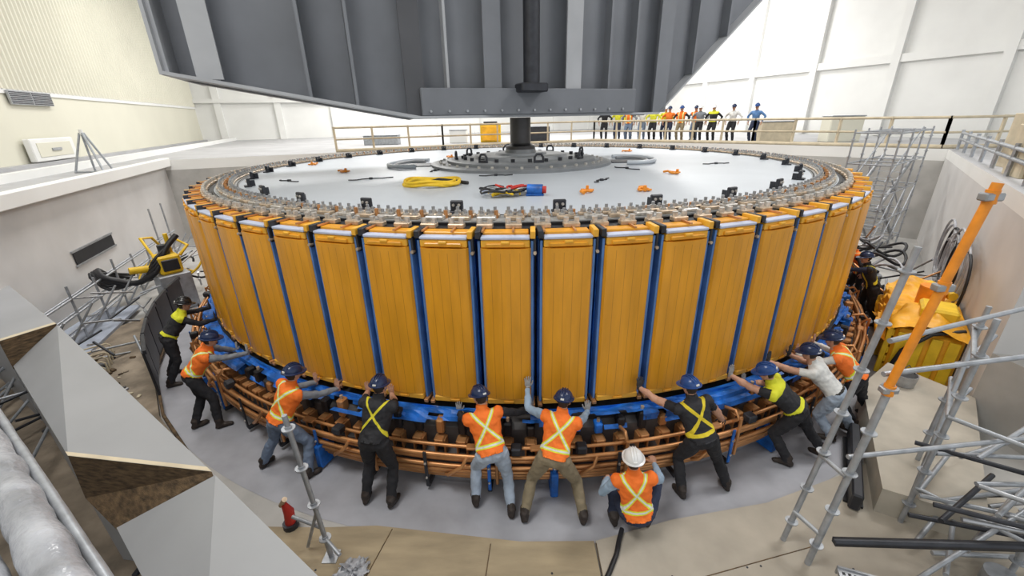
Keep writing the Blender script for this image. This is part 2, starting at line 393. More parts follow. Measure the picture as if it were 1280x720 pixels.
slab([W1,W2,W2+V((.4,-.3,0)),W1+V((.4,-.1,0))],0,3.0,Mpitw,'wall_right')
slab([W1,W2,(22.9,3.1),(22.9,-8),(7.6,-7.4)],3.0,3.3,Mdeck,'deck_right',Mwhite)
slab([W0,W1,W1+V((.4,-.1,0)),W0+V((.4,0,0))],0,1.2,Mconc,'wall_near')
mb=MB(); mb.box(24,24.4,-12,32,0,14,Mwhite,H)
for i in range(9): mb.box(23.75,24,-9+i*4.5,-8.6+i*4.5,3.3,14,Mwhite,H)
mb.box(23.8,24,-12,32,7,7.4,Mwhite,H); mb.obj('wall_right_hall')
mb=MB(); mb.box(-16,36,-20,36,14,14.3,Mwhite,H); mb.obj('ceiling')
mb=MB()
f0=lambda p:H((-15.3+p[1],p[0],p[2]))
mb.box(9.5,12.0,-.02,.04,5.40,5.86,Msteel,f0)
for i in range(7): mb.box(9.55,10.7,.04,.06,5.43+i*.06,5.46+i*.06,Mdark,f0); mb.box(10.8,11.95,.04,.06,5.43+i*.06,5.46+i*.06,Mdark,f0)
mb.obj('wall_vent')
mb=MB(); mb.box(9.2,12.0,0,.2,3.45,4.25,Mwhite,f0,.03); mb.box(9.5,11.7,.2,.22,3.6,4.1,Mcream,f0,.01); mb.box(10.3,10.9,.22,.26,3.8,3.9,Msteel,f0); mb.obj('electrical_panel')
mb=MB(); p=H((-12.05,5.6,3.3))
for dx,dy in((-.45,-.2),(.45,-.2),(-.3,.3),(.3,.3)): mb.cyl((p.x+dx,p.y+dy,3.3),(p.x+dx*.1,p.y+dy*.1,4.45),.03,Mpaint,8)
mb.cyl((p.x-.45,p.y-.2,3.33),(p.x+.45,p.y-.2,3.33),.025,Mpaint,8); mb.cyl((p.x,p.y,4.4),(p.x,p.y,4.55),.05,Mwhite,8); mb.obj('stand_frame')
mb=MB(); q=lambda p:H((PW+.012+p[1],p[0],p[2]))
mb.box(2.0,4.1,-.0,.02,1.3,1.62,Mblack,q); mb.box(1.95,4.15,-.0,.035,1.62,1.67,Msteel,q);mb.box(1.95,4.15,0,.035,1.25,1.3,Msteel,q); mb.obj('cable_slot_frame')
mb=MB(); path=[H((-5,10.25,0)),H((0,10.25,0)),P2+V((.1,.2,0)),P3+V((.2,.2,0)),P4+V((0,.3,0)),V((19,3.4,0))]
for a,b_ in zip(path[:-1],path[1:]):
    L_=(b_-a).length; n=max(2,int(L_/1.3))
    for i in range(n+1):
        p=a.lerp(b_,i/n); mb.box(p.x-.04,p.x+.04,p.y-.04,p.y+.04,3.3,4.4,Mwoodl)
    for z,h in((4.35,.06),(3.85,.05),(3.36,.1)):
        mb.tube([(a.x,a.y,z),(b_.x,b_.y,z)],h,Mwoodl,4)
mb.obj('guard_railing')
mb=MB(); mb.box(-2.2,-1.0,13.6,14.2,3.3,4.35,Myel,None,.04); mb.box(-2.1,-1.1,13.5,13.6,3.4,4.2,Mtarp,None,.02); mb.box(-2.0,-1.2,13.7,14.1,4.35,4.45,Mdark,None,.02);mb.obj('yellow_tool_chest')
mb=MB()
for i,(x,y,w_,h_) in enumerate(((-3.5,13.4,1.0,.7),(1.2,14,1.4,.8),(12.5,9,1.6,.9),(-8,13.2,2,.5),(15,8,1.5,1.1))):
    mb.box(x-w_/2,x+w_/2,y,y+.7,3.3,3.3+h_,(Mwhite,Mdark,Mwoodl,Mpaint,Mcream)[i],None,.03); mb.box(x-w_/2-.02,x+w_/2+.02,y-.02,y+.72,3.3+h_,3.34+h_,Mpaint,None,.01)
mb.obj('deck_crates')
mb=MB()
for i,(x,y,h_,r_) in enumerate(((10.2,-3.6,1.0,.1),(10.6,-3.4,1.5,-.1),(11.5,-2.3,1.2,.2),(9.6,-4.7,.7,0))):
    tf=TF((x,y,3.3),.89+r_); mb.box(-.5,.5,0,.06,0,h_,Mwoodl,tf,.01); mb.box(-.5,-.4,-.08,0,0,h_,Mwood,tf,.01); mb.box(.4,.5,-.08,0,0,h_,Mwood,tf,.01); mb.box(-.5,.5,-.08,0,h_*.6,h_*.6+.1,Mwood,tf,.01)
mb.obj('timber_formwork')
mb=MB()
for z in(.35,.55): mb.cyl((8.0,-6.15,3.3+z),(15.3,2.9,3.3+z),.04,Mpaint,10)
for i in range(8): p=V((8.0,-6.15,0)).lerp(V((15.3,2.9,0)),i/7); mb.box(p.x-.03,p.x+.03,p.y-.03,p.y+.03,3.3,3.95,Mpaint)
mb.obj('deck_edge_conduit')

# ================================================================= CRANE LIFTING BEAM
crane=empty('crane_lifting_beam'); mb=MB()
def zb(u):
    if u<-3.0: return 4.64+.84*(-u-3.0)/4.6
    if u>3.9: return 4.64+3.1*(u-3.9)/3.4
    return 4.64
us=[-7.6,-5.5,-3.0,-1,1,3.9,5.6,7.3]; ZT=9.0
for v in(-.62,.62):
    for a,b_ in zip(us[:-1],us[1:]):
        vs=[(a,v-.03,zb(a)),(b_,v-.03,zb(b_)),(b_,v-.03,ZT),(a,v-.03,ZT),(a,v+.03,zb(a)),(b_,v+.03,zb(b_)),(b_,v+.03,ZT),(a,v+.03,ZT)]
        mb.add(vs,[(0,1,2,3),(7,6,5,4),(0,4,5,1),(3,2,6,7)],Mbeam,H)
def fl(u): return 1.45 if u<-2.9 else 1.0
for a,b_ in zip(us[:-1],us[1:]):
    wa,wb=fl(a),fl(b_)
    vs=[(a,-wa,zb(a)),(b_,-wb,zb(b_)),(b_,wb,zb(b_)),(a,wa,zb(a))]; vs+=[(x,y,z+.06) for x,y,z in vs]
    mb.add(vs,[(3,2,1,0),(4,5,6,7),(0,1,5,4),(2,3,7,6),(0,4,7,3),(1,2,6,5)],Mbeaml,H)
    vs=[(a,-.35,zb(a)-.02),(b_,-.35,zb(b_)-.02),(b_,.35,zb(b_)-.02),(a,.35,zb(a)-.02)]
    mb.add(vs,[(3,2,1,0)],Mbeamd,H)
for i,u in enumerate([-7.57,-6.9,-5.2,-4.3,-3.0,-2.2,-1.1,1.1,2.2,3.0,3.9,5.0,6.1,7.27]):
    for s_ in(-1,1):
        e_=1.3 if u<-3.1 else .95
        y0,y1=sorted((s_*.65,s_*e_)); mb.box(u-.03,u+.03,y0,y1,zb(u)+.06,ZT,Mbeaml if i in(0,1,5,7) else Mbeam,H)
        if i in(1,4,6,7,10): y0,y1=sorted((s_*e_,s_*(e_+.05))); mb.box(u-.22,u+.22,y0,y1,zb(u)+.06,ZT,Mbeaml if i in(1,7) else Mbeamd if i==4 else Mbeam,H)
mb.box(-7.66,-7.6,-1.45,1.45,zb(-7.6),ZT,Mbeaml,H); 
mb.box(-2.9,3.0,-1.1,-1.0,4.70,5.3,Mbeam,H,.02)
for i in range(13): mb.cyl((-2.7+i*.44,-1.15,4.8),(-2.7+i*.44,-1.09,4.8),.03,Msteel,6,tf=H)
mb.obj('plate_girder',crane)
mb=MB(); mb.cyl(H((-.2,-1.25,5.3)),H((-.2,-1.25,9)),.2,Mdark,20); mb.box(-.55,.15,-1.5,-1.0,5.2,5.4,Mdark,H,.03); mb.obj('hoist_rod',crane)

# ================================================================= FOREGROUND / PLATFORMS
slab([(-3.35,-9.0),(-2.6,-9.02),(-1.9,-9.0),(-.16,-9.22),(.7,-9.22),(.75,-14),(-5.5,-14),(-4.2,-10.2)],.005,.05,Mwood,'plywood_platform')
slab([(.72,-9.22),(1.7,-8.95),(2.97,-8.72),(4.47,-8.2),(5.3,-7.75),(5.9,-8.3),(6.6,-14),(.77,-14)],.005,.052,Mscreed,'screed_platform')
mb=MB()
for (a,b_) in (((-1.7,-9.05),(-2.6,-13)),((.72,-9.25),(.75,-13)),((-3.8,-10.4),(.7,-10.4)),((-.5,-9.25),(-.6,-10.4)),((.75,-9.9),(3.2,-9.3))):
    a=V((*a,.053)); b_=V((*b_,.053)); mb.tube([a,b_],.006,Mwoodd,4)
for i in range(40):
    x,y=random.uniform(-2.5,3.5),random.uniform(-11,-9.5); mb.cyl((x,y,.05),(x,y,.056),.012,Mdark,6)
mb.obj('platform_joints')
slab([(-3.4,-9.02),(-4.3,-10.1),(-7,-9.5),(-10.8,-5.5),(-9.6,-3.0),(-8.6,-3.5),(-7.4,-5.6),(-6.2,-6.95),(-4.9,-8.0)],.002,.10,Mconcd,'concrete_ledge')
mb=MB(); mb.tube([(-3.35,-9.0,.1),(-4.85,-8.0,.1),(-6.15,-6.93,.1),(-7.35,-5.6,.1),(-8.6,-3.45,.1)],.03,Mwoodd,4)
for i in range(60):
    t=random.random(); P0=V((-3.5,-9.15,.1)).lerp(V((-8.9,-4.2,.1)),t)+V((-random.uniform(.1,1.0),-random.uniform(.0,.6),0)); s_=random.uniform(.03,.08); tf=TF(P0,random.uniform(0,3)); mb.box(-s_,s_,-s_*.6,s_*.6,0,s_*.6,(Mconcd,Mwoodd,Mdark,Mwoodl)[i%4],tf,.01)
mb.obj('ledge_edge_debris')
slab([(-10.6,-5.0),(-9.2,-5.2),(-10.3,-2.4),(-11.2,-2.6)],.10,.16,mat('blue_grey_board',(.38,.42,.5),.6),'walkway_board')
mb=MB()
segs=[((-11.2,-4.3),(-7.81,-6.46),(-12.0,-4.75),(-8.1,-7.05)),((-7.75,-6.5),(-3.04,-9.66),(-8.15,-7.0),(-4.63,-9.44)),((-2.98,-9.70),(-.9,-11.12),(-3.92,-9.88),(-2.05,-11.25))]
for i,(fr,nr,fl_,nl) in enumerate(segs):
    zl=1.6 if i==0 else 1.15
    top=[(*fr,1.6),(*nr,1.6),(*nl,1.6 if i<2 else 1.5),(*fl_,zl)]
    mb.add(top,[(0,3,2,1)],Mplate); bot=[(x,y,z-.03) for x,y,z in top]; mb.add(bot,[(0,1,2,3)],Mplate)
    mb.add([top[0],top[1],bot[1],bot[0]],[(0,1,2,3)],Mplate)
    mb.add([top[3],top[2],(*nl,.0),(*fl_,.0)],[(0,3,2,1)],Mplate)
    d=V((nr[0]-fr[0],nr[1]-fr[1],0)).normalized()*.05
    mb.add([(*nl,1.6),(*nr,1.6),(nr[0],nr[1],1.58),(nl[0]+.0,nl[1],1.1)],[(0,1,2,3)],Mwoodd)
    mb.add([(*nl,1.1),(nr[0],nr[1],1.58),(nr[0],nr[1],0),(nl[0],nl[1],0)],[(0,1,2,3)],Mplate)
    mb.add([(nl[0],nl[1],1.605),(nr[0],nr[1],1.605),(nr[0]-d.x*2,nr[1]-d.y*2,1.606),(nl[0]-d.x*2,nl[1]-d.y*2,1.606)],[(0,1,2,3)],Mwoodl)
    mb.add([(*fr,1.57),(*nr,1.57),(*nr,1.2),(*fr,1.2)],[(0,1,2,3)],Mplate)
mb.add([(-4.63,-9.44,1.6),(-3.04,-9.66,1.6),(-3.0,-9.70,1.55),(-3.92,-9.88,1.1),(-4.6,-9.5,1.1)],[(0,1,2,3,4)],Mwoodd)
mb.obj('stepped_steel_cover')
mb=MB()
for (o_,r) in (((0,0,0),.12),((-.24,-.15,-.04),.10),((-.12,.02,-.22),.06),((.12,.1,-.12),.035)):
    pts=[];rad=[]
    for i in range(60):
        t=i/59; pts.append((-8.2+6.5*t+o_[0],-7.65-4.1*t+o_[1],2.15+o_[2]+.03*math.sin(t*9+r*50))); rad.append(r+(.03 if r>.08 else .004)*noise.noise(V((t*30,r*9,0))))
    mb.tube(pts,rad,Mplas if r>.08 else Mdark if r==.06 else Mpaint,20)
mb.obj('plastic_wrapped_pipe')
mb=MB(); vs=[];fs=[]
for i in range(80):
    t=i/79
    for j in range(20):
        s_=j/19; n_=noise.noise(V((t*18,s_*4,2)))+.5*noise.noise(V((t*50,s_*9,5)))
        vs.append((-8.3+6.7*t-.25-.5*s_+.10*n_,-7.85-4.05*t-.2-.5*s_,1.98-1.1*s_+.12*n_))
for i in range(79):
    for j in range(19): fs.append([i*20+j,(i+1)*20+j,(i+1)*20+j+1,i*20+j+1])
mb.add(vs,fs,Mplas,None,True); mb.obj('plastic_sheet')

def rosette(mb,p,tf=None):
    mb.cyl((p[0],p[1],p[2]-.006),(p[0],p[1],p[2]+.006),.065,Mpaint,12); mb.cyl((p[0],p[1],p[2]-.03),(p[0],p[1],p[2]+.03),.034,Mpaint,10)
def standard(mb,p0,p1,m=Mpaint,r=.026,ros=True,step=.5):
    p0=V(p0);p1=V(p1); mb.cyl(p0,p1,r,m,12); L_=(p1-p0).length
    if ros:
        k=step*.6
        while k<L_: q=p0.lerp(p1,k/L_); rosette(mb,q); k+=step
mb=MB(); standard(mb,(-2.30,-9.39,.05),(-2.42,-9.36,2.0)); mb.box(-2.38,-2.22,-9.47,-9.31,.05,.06,Mpaint)
mb.cyl((-2.33,-9.38,.5),(-2.75,-9.2,.45),.022,Mpaint,10); mb.cyl((-2.33,-9.38,.35),(-2.1,-9.55,.3),.022,Mpaint,10); mb.cyl((-2.32,-9.38,.8),(-2.6,-9.3,.1),.018,Mpaint,10)
mb.obj('scaffold_post')
mb=MB(); mb.tube([(-2.95,-9.0,.1),(-2.93,-9.0,.3),(-2.95,-9.02,.45)],[.06,.06,.03],Mred,12); mb.cyl((-3.0,-9.0,.4),(-2.9,-9.05,.55),.03,Mbrass,10); mb.cyl((-2.95,-9.0,.05),(-2.95,-9.0,.12),.09,Mdark,12);mb.obj('red_valve')
sr=empty('scaffold_guardrail'); mb=MB()
standard(mb,(2.98,-9.5,.05),(3.15,-9.5,2.35),Mpaint,.032); mb.cyl((3.13,-9.5,2.3),(3.37,-9.5,4.12),.034,Morgp,14)
for z,s_ in((2.32,.045),(3.3,.042),(4.02,.042)):
    x=3.15+(z-2.35)*.125; mb.cyl((x,-9.5,z-.05),(x,-9.5,z+.05),s_,Morgp,12); mb.box(x-.07,x+.07,-9.54,-9.46,z-.03,z+.03,Msteel,None,.01)
standard(mb,(2.88,-9.22,.05),(3.25,-9.2,3.55),Mpaint,.028)
standard(mb,(4.4,-9.0,.05),(4.45,-9.0,2.75),Mpaint); standard(mb,(5.0,-8.4,.05),(5.05,-8.4,2.6),Mpaint); standard(mb,(4.9,-9.7,.05),(4.9,-9.7,2.2),Mpaint); standard(mb,(5.6,-9.15,.05),(5.65,-9.1,2.7),Mpaint)
for a,b_ in (((3.1,-9.45,2.45),(5.6,-9.15,2.55)),((3.2,-9.3,2.7),(5.9,-8.4,2.7)),((3.05,-9.45,1.5),(5.6,-9.2,1.55)),((4.4,-9.0,1.6),(5.1,-8.3,1.6)),((4.4,-9.0,2.3),(5.1,-8.3,2.3)),((4.4,-9.0,.4),(5.05,-8.4,2.2)),((4.4,-9.0,.6),(4.9,-9.7,.6)),((4.4,-9,1.6),(4.9,-9.7,1.6)),((3.0,-9.5,.5),(2.9,-9.22,.5)),((3.05,-9.5,1.3),(3.0,-9.22,1.3)),((4.9,-9.7,.3),(5.5,-9.0,1.9)),((3.6,-9.9,.25),(5.8,-9.2,.9)),((4.1,-9.8,.3),(5.3,-8.7,.25)),((5.05,-8.4,1.1),(5.9,-7.9,1.15)),((5.05,-8.4,1.9),(5.9,-7.9,1.95)),((4.45,-9.0,1.1),(5.65,-9.1,1.1))):
    mb.cyl(a,b_,.024,Mpaint,10)
mb.obj('tubes',sr)
mb=MB(); mb.tube([(3.05,-9.62,.55),(5.6,-9.95,.85)],.045,Mdark,4)
tf=TF((3.05,-9.75,.3),-.35); mb.box(0,2.6,-.3,0,0,.04,Msteel,tf); 
for i in range(52):
    for j in range(5): mb.box(.03+i*.05,.055+i*.05,-.28+j*.055,-.25+j*.055,.04,.043,Mblack,tf)
mb.box(0,2.6,-.32,-.3,-.04,.06,Msteel,tf); mb.box(0,2.6,0,.02,-.04,.06,Msteel,tf); mb.obj('deck_plank',sr)
mb=MB()
for i in range(22):
    x,y,z=random.uniform(3.9,5.6),random.uniform(-9.7,-8.8),.1+.05*i; a=random.uniform(-.9,.6)
    mb.cyl((x,y,z),(x+1.1*math.cos(a),y+1.1*math.sin(a),z+.1),.026,(Mdark,Mpaint,Mpaint,Msteel)[i%4],10)
mb.cyl((4.75,-9.75,.06),(4.75,-9.75,.22),.14,Mpaint,20); mb.obj('pipe_stack')
slab([(5.55,-6.75),(6.5,-6.1),(7.0,-7.15),(5.0,-9.3),(4.2,-8.85)],0,.42,mat('pale_concrete',(.48,.44,.37),.8,var=.18,scale=2),'concrete_kerb')
mb=MB(); mb.box(0,1.6,-.06,.06,.06,.3,Mdark,TF((3.95,-8.85,0),.95),.02); mb.box(.1,1.5,-.1,.1,.05,.08,Mblack,TF((3.95,-8.85,0),.95)); mb.obj('steel_channel')
mb=MB(); c_=(6.2,-6.75,.42); mb.lathe([(.0,.01),(.15,.01),(.17,.2),(.155,.2),(.14,.03)],Msteel,24,tf=lambda p:(p[0]+c_[0],p[1]+c_[1],p[2]+c_[2])); mb.tube([(c_[0]-.16,c_[1],.6),(c_[0],c_[1],.78),(c_[0]+.16,c_[1],.6)],.008,Mdark,6); mb.obj('metal_bucket')
yc=empty('tarp_covered_equipment'); A_=math.atan2(10.2,8.2)
mb=MB(); tf=TF((7.45,-6.42,-.18),A_); mb.box(0,2.3,.05,.95,.2,1.15,Mtarp,tf,.05)
for i in range(5): mb.box(.02,2.3,.95,1.0,.25+i*.18,.37+i*.18,Myel,tf,.01)
for xx in (0,.75,1.5,2.22): mb.box(xx,xx+.1,.98,1.06,.19,1.2,Myel,tf,.01)
for i in range(4): mb.box(-.05,.0,.1+i*.22,.25+i*.22,.2,1.1,Myel,tf,.01)
mb.box(.2,.8,.2,.7,1.15,1.55,Myel,tf,.04); mb.cyl((1.3,.5,1.2),(1.3,.5,1.65),.2,Morgp,18,tf=tf); mb.cyl((1.3,.2,1.5),(1.9,.5,1.5),.08,Myel,12,tf=tf)
mb.tube([(.1,.1,1.3),(-.1,.5,1.2),(-.12,.8,.8),(-.1,.9,.3)],.035,Mblack,8,tf)
mb.obj('crate_body',yc)
mb=MB(); vs=[];fs=[]
NX,NY=60,44
for i in range(NX):
    for j in range(NY):
        u=-.12+2.6*i/(NX-1); t=j/(NY-1); 
        if t<.5: yy,zz=.0+1.05*t*2,1.2+.22*math.sin(t*2*PI)*(.6+.6*math.sin(u*3))
        else: yy,zz=1.05+.12*(t-.5)*2,1.2-.6*(t-.5)*2*(.75+.25*math.sin(u*4))
        n_=noise.noise(V((u*3,t*6,0)))+.5*noise.noise(V((u*8,t*14,3))); vs.append((u+.03*n_,yy+.08*n_,zz+.13*n_))
for i in range(NX-1):
    for j in range(NY-1): fs.append([i*NY+j,(i+1)*NY+j,(i+1)*NY+j+1,i*NY+j+1])
mb.add(vs,fs,Mtarp,tf,True); mb.obj('tarp_cover',yc)
mb=MB()
for k in range(12):
    c=V((8.55+.12*k,-4.85+.16*k,1.2+.12*(k%3))); r=.66-.035*(k%5)
    mb.tube([(c.x+r*.55*math.cos(t),c.y+r*.75*math.cos(t),c.z+r*math.sin(t)+.2) for t in np.linspace(0,2*PI,28)[:-1]],.024,Mplas if k%4 else Mblack,6,closed=True)
mb.obj('hose_coil')
mb=MB()
for k in range(9):
    c=pol(9.35+.12*(k%3),math.radians(72+k*2.6),1.1+.12*(k%4)); r=.4+.04*(k%3)
    mb.tube([(c.x+r*math.cos(t)*(.8+.1*math.sin(k)),c.y+r*math.sin(t)*.8,c.z+.12*math.sin(t*2+k)) for t in np.linspace(0,2*PI,24)[:-1]],.035,Mblack if k%3 else Mplas,7,closed=True)
mb.obj('black_hose_coil')
mb=MB(); o_=V((10.9,.2,0)); ax=V((.79,.62,0)); ay=V((-.62,.79,0))
def S(a,b,z): return o_+ax*a+ay*b+V((0,0,z))
for a in(0,1.3,2.6,3.9):
    for b_ in(0,1.1):
        standard(mb,S(a,b_,0),S(a,b_,4.1),Mpaint,.026)
for z in(.4,1.3,2.2,3.1,4.0):
    for b_ in(0,1.1): mb.cyl(S(0,b_,z),S(3.9,b_,z),.022,Mpaint,8)
    for a in(0,1.3,2.6,3.9): mb.cyl(S(a,0,z),S(a,1.1,z),.022,Mpaint,8)
for a in(0,1.3,2.6): mb.cyl(S(a,0,.4),S(a+1.3,0,2.2),.02,Mpaint,8)
for k,(z0,a0,a1) in enumerate(((.2,3.7,1.0),(1.7,.2,3.0))):
    for b_ in(.1,.9): 
        mb.tube([S(a0,b_,z0),S(a1,b_,z0+1.5)],.05,Msteel,4); mb.tube([S(a0,b_,z0+.9),S(a1,b_,z0+2.4)],.02,Mpaint,8)
    for i in range(8):
        t=(i+.5)/8; c=S(a0+(a1-a0)*t,0,z0+1.5*t); mb.add([c+ay*.1-ax*.12,c+ay*.9-ax*.12,c+ay*.9+ax*.12,c+ay*.1+ax*.12],[(0,1,2,3)],Msteel)
mb.obj('scaffold_stair_tower')
mb=MB()
for i in range(56):
    a=math.radians(random.uniform(62,104)); r=random.uniform(8.95,9.8); p=pol(r,a,random.uniform(.1,1.4)); q=p+V((random.uniform(-.6,.6),random.uniform(-.8,.8),random.uniform(-.2,.5)))
    mb.cyl(p,q,.022,(Mpaint,Mdark,Mcopper,Mblack)[i%4],8)
mb.obj('loose_scaffold_tubes')
mb=MB()
for i in range(7):
    a=math.radians(64+i*6); tf=TF(pol(9.3+.15*(i%2),a,0),a); mb.box(-.3,.3,-.2,.2,.0,.45+.15*(i%3),(Mdark,Mblack,Mpaint,Mdark,Mwoodl)[i%5],tf,.04); mb.box(-.2,.2,-.15,.15,.45+.15*(i%3),.52+.15*(i%3),Mdark,tf,.02)
mb.obj('tool_boxes')
mb=MB()
for i,z in enumerate((.4,.75,1.1)):
    mb.cyl(H((PW+.8,-6,z)),H((PW+.8,6.5,z)),.026,Mpaint,8); mb.cyl(H((PW+.55,-4,z-.1)),H((PW+.6,6.5,z-.05)),.022,Mpaint,8)
for i in range(12): 
    v=-5.5+i*1.05; mb.cyl(H((PW+.8,v,0)),H((PW+.8,v,1.25+(.9 if i>9 else .15*(i%2)))),.026,Mpaint,8); mb.cyl(H((PW+.8,v,.1)),H((PW+1.5,v+.3,1.2)),.022,Mpaint,8)
for i in range(60):
    p=H((random.uniform(PW+.7,PW+2.6),random.uniform(-4.5,5.5),random.uniform(.1,.9))); mb.cyl(p,p+V((random.uniform(-.5,.7),random.uniform(-1.2,1.2),random.uniform(-.05,.4))),.022,(Mpaint,Msteel,Mpaint,Mdark)[i%4],8)
mb.obj('pit_scaffold_frame')
mb=MB()
for k in range(4):
    pts=[(-11.2+k*.15,-1.8,.5+.1*k),(-10.9,-2.6-.1*k,1.25),(-10.4,-3.0,1.15-.12*k),(-9.9,-2.7+.1*k,.85),(-9.4,-2.6,1.1+.1*k),(-9.25,-2.2,1.7),(-9.1,-1.8,2.0)]
    P=[]
    for i in range(len(pts)-1):
        for t in np.linspace(0,1,5)[:-1]: P.append(V(pts[i]).lerp(V(pts[i+1]),t))
    Q=[P[0]]+[(P[i-1]+P[i]*2+P[i+1])/4 for i in range(1,len(P)-1)]+[P[-1]]
    mb.tube(Q,.07-.01*k,Mblack,10)
for k in range(4):
    pts=[(-10.5+.25*k+.5*math.cos(t),-1.2+.4*math.sin(t*1.1+k),.5+.5*math.sin(t*.8+k)**2) for t in np.linspace(0,5,26)]; mb.tube(pts,.03,Mblack if k%2 else Myel,8)
mb.obj('black_hose_bundle')
mb=MB(); tf=TF((-9.35,-2.2,0),.9); mb.box(-.25,.25,-.25,.25,1.0,1.5,Myel,tf,.05); mb.box(-.18,.18,-.28,-.23,1.1,1.4,Mdark,tf,.02); mb.cyl((0,0,1.5),(0,0,1.75),.12,Mdark,14,tf=tf); mb.cyl((.15,.1,1.5),(.15,.1,2.0),.05,Myel,12,tf=tf); mb.cyl((-.35,0,1.2),(-.8,0,1.25),.09,Myel,14,tf=tf); mb.box(-.35,.35,-.35,.35,.0,1.0,Mpaint,tf,.02)
mb.tube([(.3,0,1.4),(.55,.1,1.6),(.4,.4,1.75),(0,.4,1.6)],.04,Myel,8,tf); mb.tube([(-.2,.2,1.4),(-.3,.5,1.9),(0,.9,1.8),(.3,1.2,1.2)],.035,Myel,8,tf); mb.obj('yellow_hydraulic_pump')
mb=MB()
for i in range(5):
    a=math.radians(-48.5-i*5.5); tf=TF(pol(9.2,a,0),a); mb.box(-.42,.42,-.02,.02,.1,1.0,Mdark,tf,.01); mb.box(-.42,.42,.0,.05,.96,1.03,Mdark,tf); mb.box(-.36,.0,-.04,-.02,.3,.8,Mblue if i==3 else Mdark,tf)
mb.obj('dark_shield_panels')
mb=MB()
for i in range(6):
    tf=TF((-9.0+.14*i,-5.2-.18*i,.1),.8); mb.tube([(-.35,0,0),(-.35,0,.25),(-.3,0,.3),(.3,0,.3),(.35,0,.25),(.35,0,0)],.018,Mwoodl,6,tf)
mb.obj('cable_hanger_rack')
mb=MB()
for k in range(5):
    pts=[(-8.9+.1*k+.35*math.cos(t*1.2+k),-6.0+.3*t/3+.2*math.sin(t*1.7+k)-.05*k,.14+.01*k) for t in np.linspace(0,6,24)]; mb.tube(pts,.014,Mblack if k%2 else Mplas,6)
mb.obj('floor_cables')
mb=MB(); mb.tube([(1.05,-9.1,.09),(.98,-9.25,.08),(.92,-9.4,.075),(.8,-9.6,.075),(.66,-9.8,.075),(.45,-10.1,.075),(.2,-10.6,.075)],.028,Mblack,8); mb.obj('black_cable')
mb=MB(); vs=[];fs=[]
for i in range(30):
    for j in range(30):
        n_=noise.noise(V((i*.35,j*.35,3))); e_=max(abs(i-14.5),abs(j-14.5))/14.5; vs.append((-2.2+.4*i/29+.06*n_,-9.85+.45*j/29+.06*n_,.065+.16*abs(n_)*(1-e_**3)))
for i in range(29):
    for j in range(29):
        if ((i-14.5)**2+(j-14.5)**2)**.5<13+4*noise.noise(V((i*.3,j*.3,9))): fs.append([i*30+j,(i+1)*30+j,(i+1)*30+j+1,i*30+j+1])
mb.add(vs,fs,Mplas,None,True); mb.obj('crumpled_plastic')

# ================================================================= PEOPLE
Mskin=mat('skin',(.55,.30,.20),.55,var=.08,scale=10); Mhair=mat('hair',(.03,.02,.015),.7,var=.3,scale=40)
Meye=mat('eye_white',(.8,.8,.78),.3,var=.02); Miris=mat('iris',(.05,.03,.02),.3); Mlip=mat('lips',(.40,.14,.11),.5)
Mboot=mat('boot_leather',(.035,.025,.02),.6,var=.3); Mglove=mat('work_glove',(.35,.34,.33),.8,var=.15,scale=15); Mgloved=mat('dark_glove',(.04,.04,.045),.8)
def cloth(n,c): return mat(n,c,.85,var=.16,scale=7,bump=.35,bscale=16)
Cblack=cloth('black_cloth',(.018,.018,.022)); Cgrey=cloth('grey_cloth',(.22,.24,.27)); Cjean=cloth('denim',(.16,.21,.30)); Cljean=cloth('light_denim',(.38,.45,.55)); Ckhaki=cloth('khaki',(.24,.195,.125)); Cwhite=cloth('white_tshirt',(.72,.72,.70)); Clblue=cloth('light_blue_shirt',(.30,.40,.52)); Cnavy=cloth('navy_cloth',(.03,.04,.08)); Cblue=cloth('blue_shirt',(.10,.22,.45))
Corg=cloth('orange_cloth',(.9,.22,.03)); Cyel=cloth('yellow_cloth',(.75,.75,.05))
Vor=vest_mat('orange_safety_vest',(.95,.19,.02)); Vblk=vest_mat('black_suspenders',(.018,.018,.022),(.75,.65,.03),None,.017,'S'); Vyel=vest_mat('yellow_yoke_vest',(.02,.02,.024),(.72,.72,.03),None,.03,'yoke'); Vhar=vest_mat('fall_harness',(.02,.02,.025),(.80,.62,.03),None,.024,'X')
Belt=mat('belt',(.02,.015,.01),.5)
Hnavy=mat('navy_hard_hat',(.015,.03,.09),.25,var=.05); Hwhite=mat('white_hard_hat',(.8,.8,.8),.25,var=.02); Hblk=mat('black_hard_hat',(.015,.015,.018),.25,var=.05); Hblue=mat('blue_hard_hat',(.02,.07,.25),.25,var=.05)

def remesh(mb,vox,smooth=4):
    me=mb.mesh('tmp'); o=bpy.data.objects.new('tmp',me); COL.objects.link(o)
    r=o.modifiers.new('r','REMESH'); r.mode='VOXEL'; r.voxel_size=vox
    if smooth: s_=o.modifiers.new('s','SMOOTH'); s_.factor=.5; s_.iterations=smooth
    bpy.context.view_layer.update(); dg=bpy.context.evaluated_depsgraph_get(); ev=o.evaluated_get(dg); m2=bpy.data.meshes.new_from_object(ev)
    bpy.data.objects.remove(o); bpy.data.meshes.remove(me)
    m2.materials.clear(); m2.polygons.foreach_set('use_smooth',[True]*len(m2.polygons)); return m2
def arr(me):
    n=len(me.vertices); v=np.empty(n*3,np.float32); me.vertices.foreach_get('co',v); nn=np.empty(n*3,np.float32); me.vertices.foreach_get('normal',nn)
    f=len(me.polygons); c=np.empty(f*3,np.float32); me.polygons.foreach_get('center',c); return v.reshape(-1,3),nn.reshape(-1,3),c.reshape(-1,3)
mb=MB()
mb.ell((0,-.012,.02),(.077,.098,.098),Mskin); mb.ell((0,.018,-.035),(.062,.072,.082),Mskin); mb.ell((0,.05,-.095),(.028,.028,.024),Mskin,8)
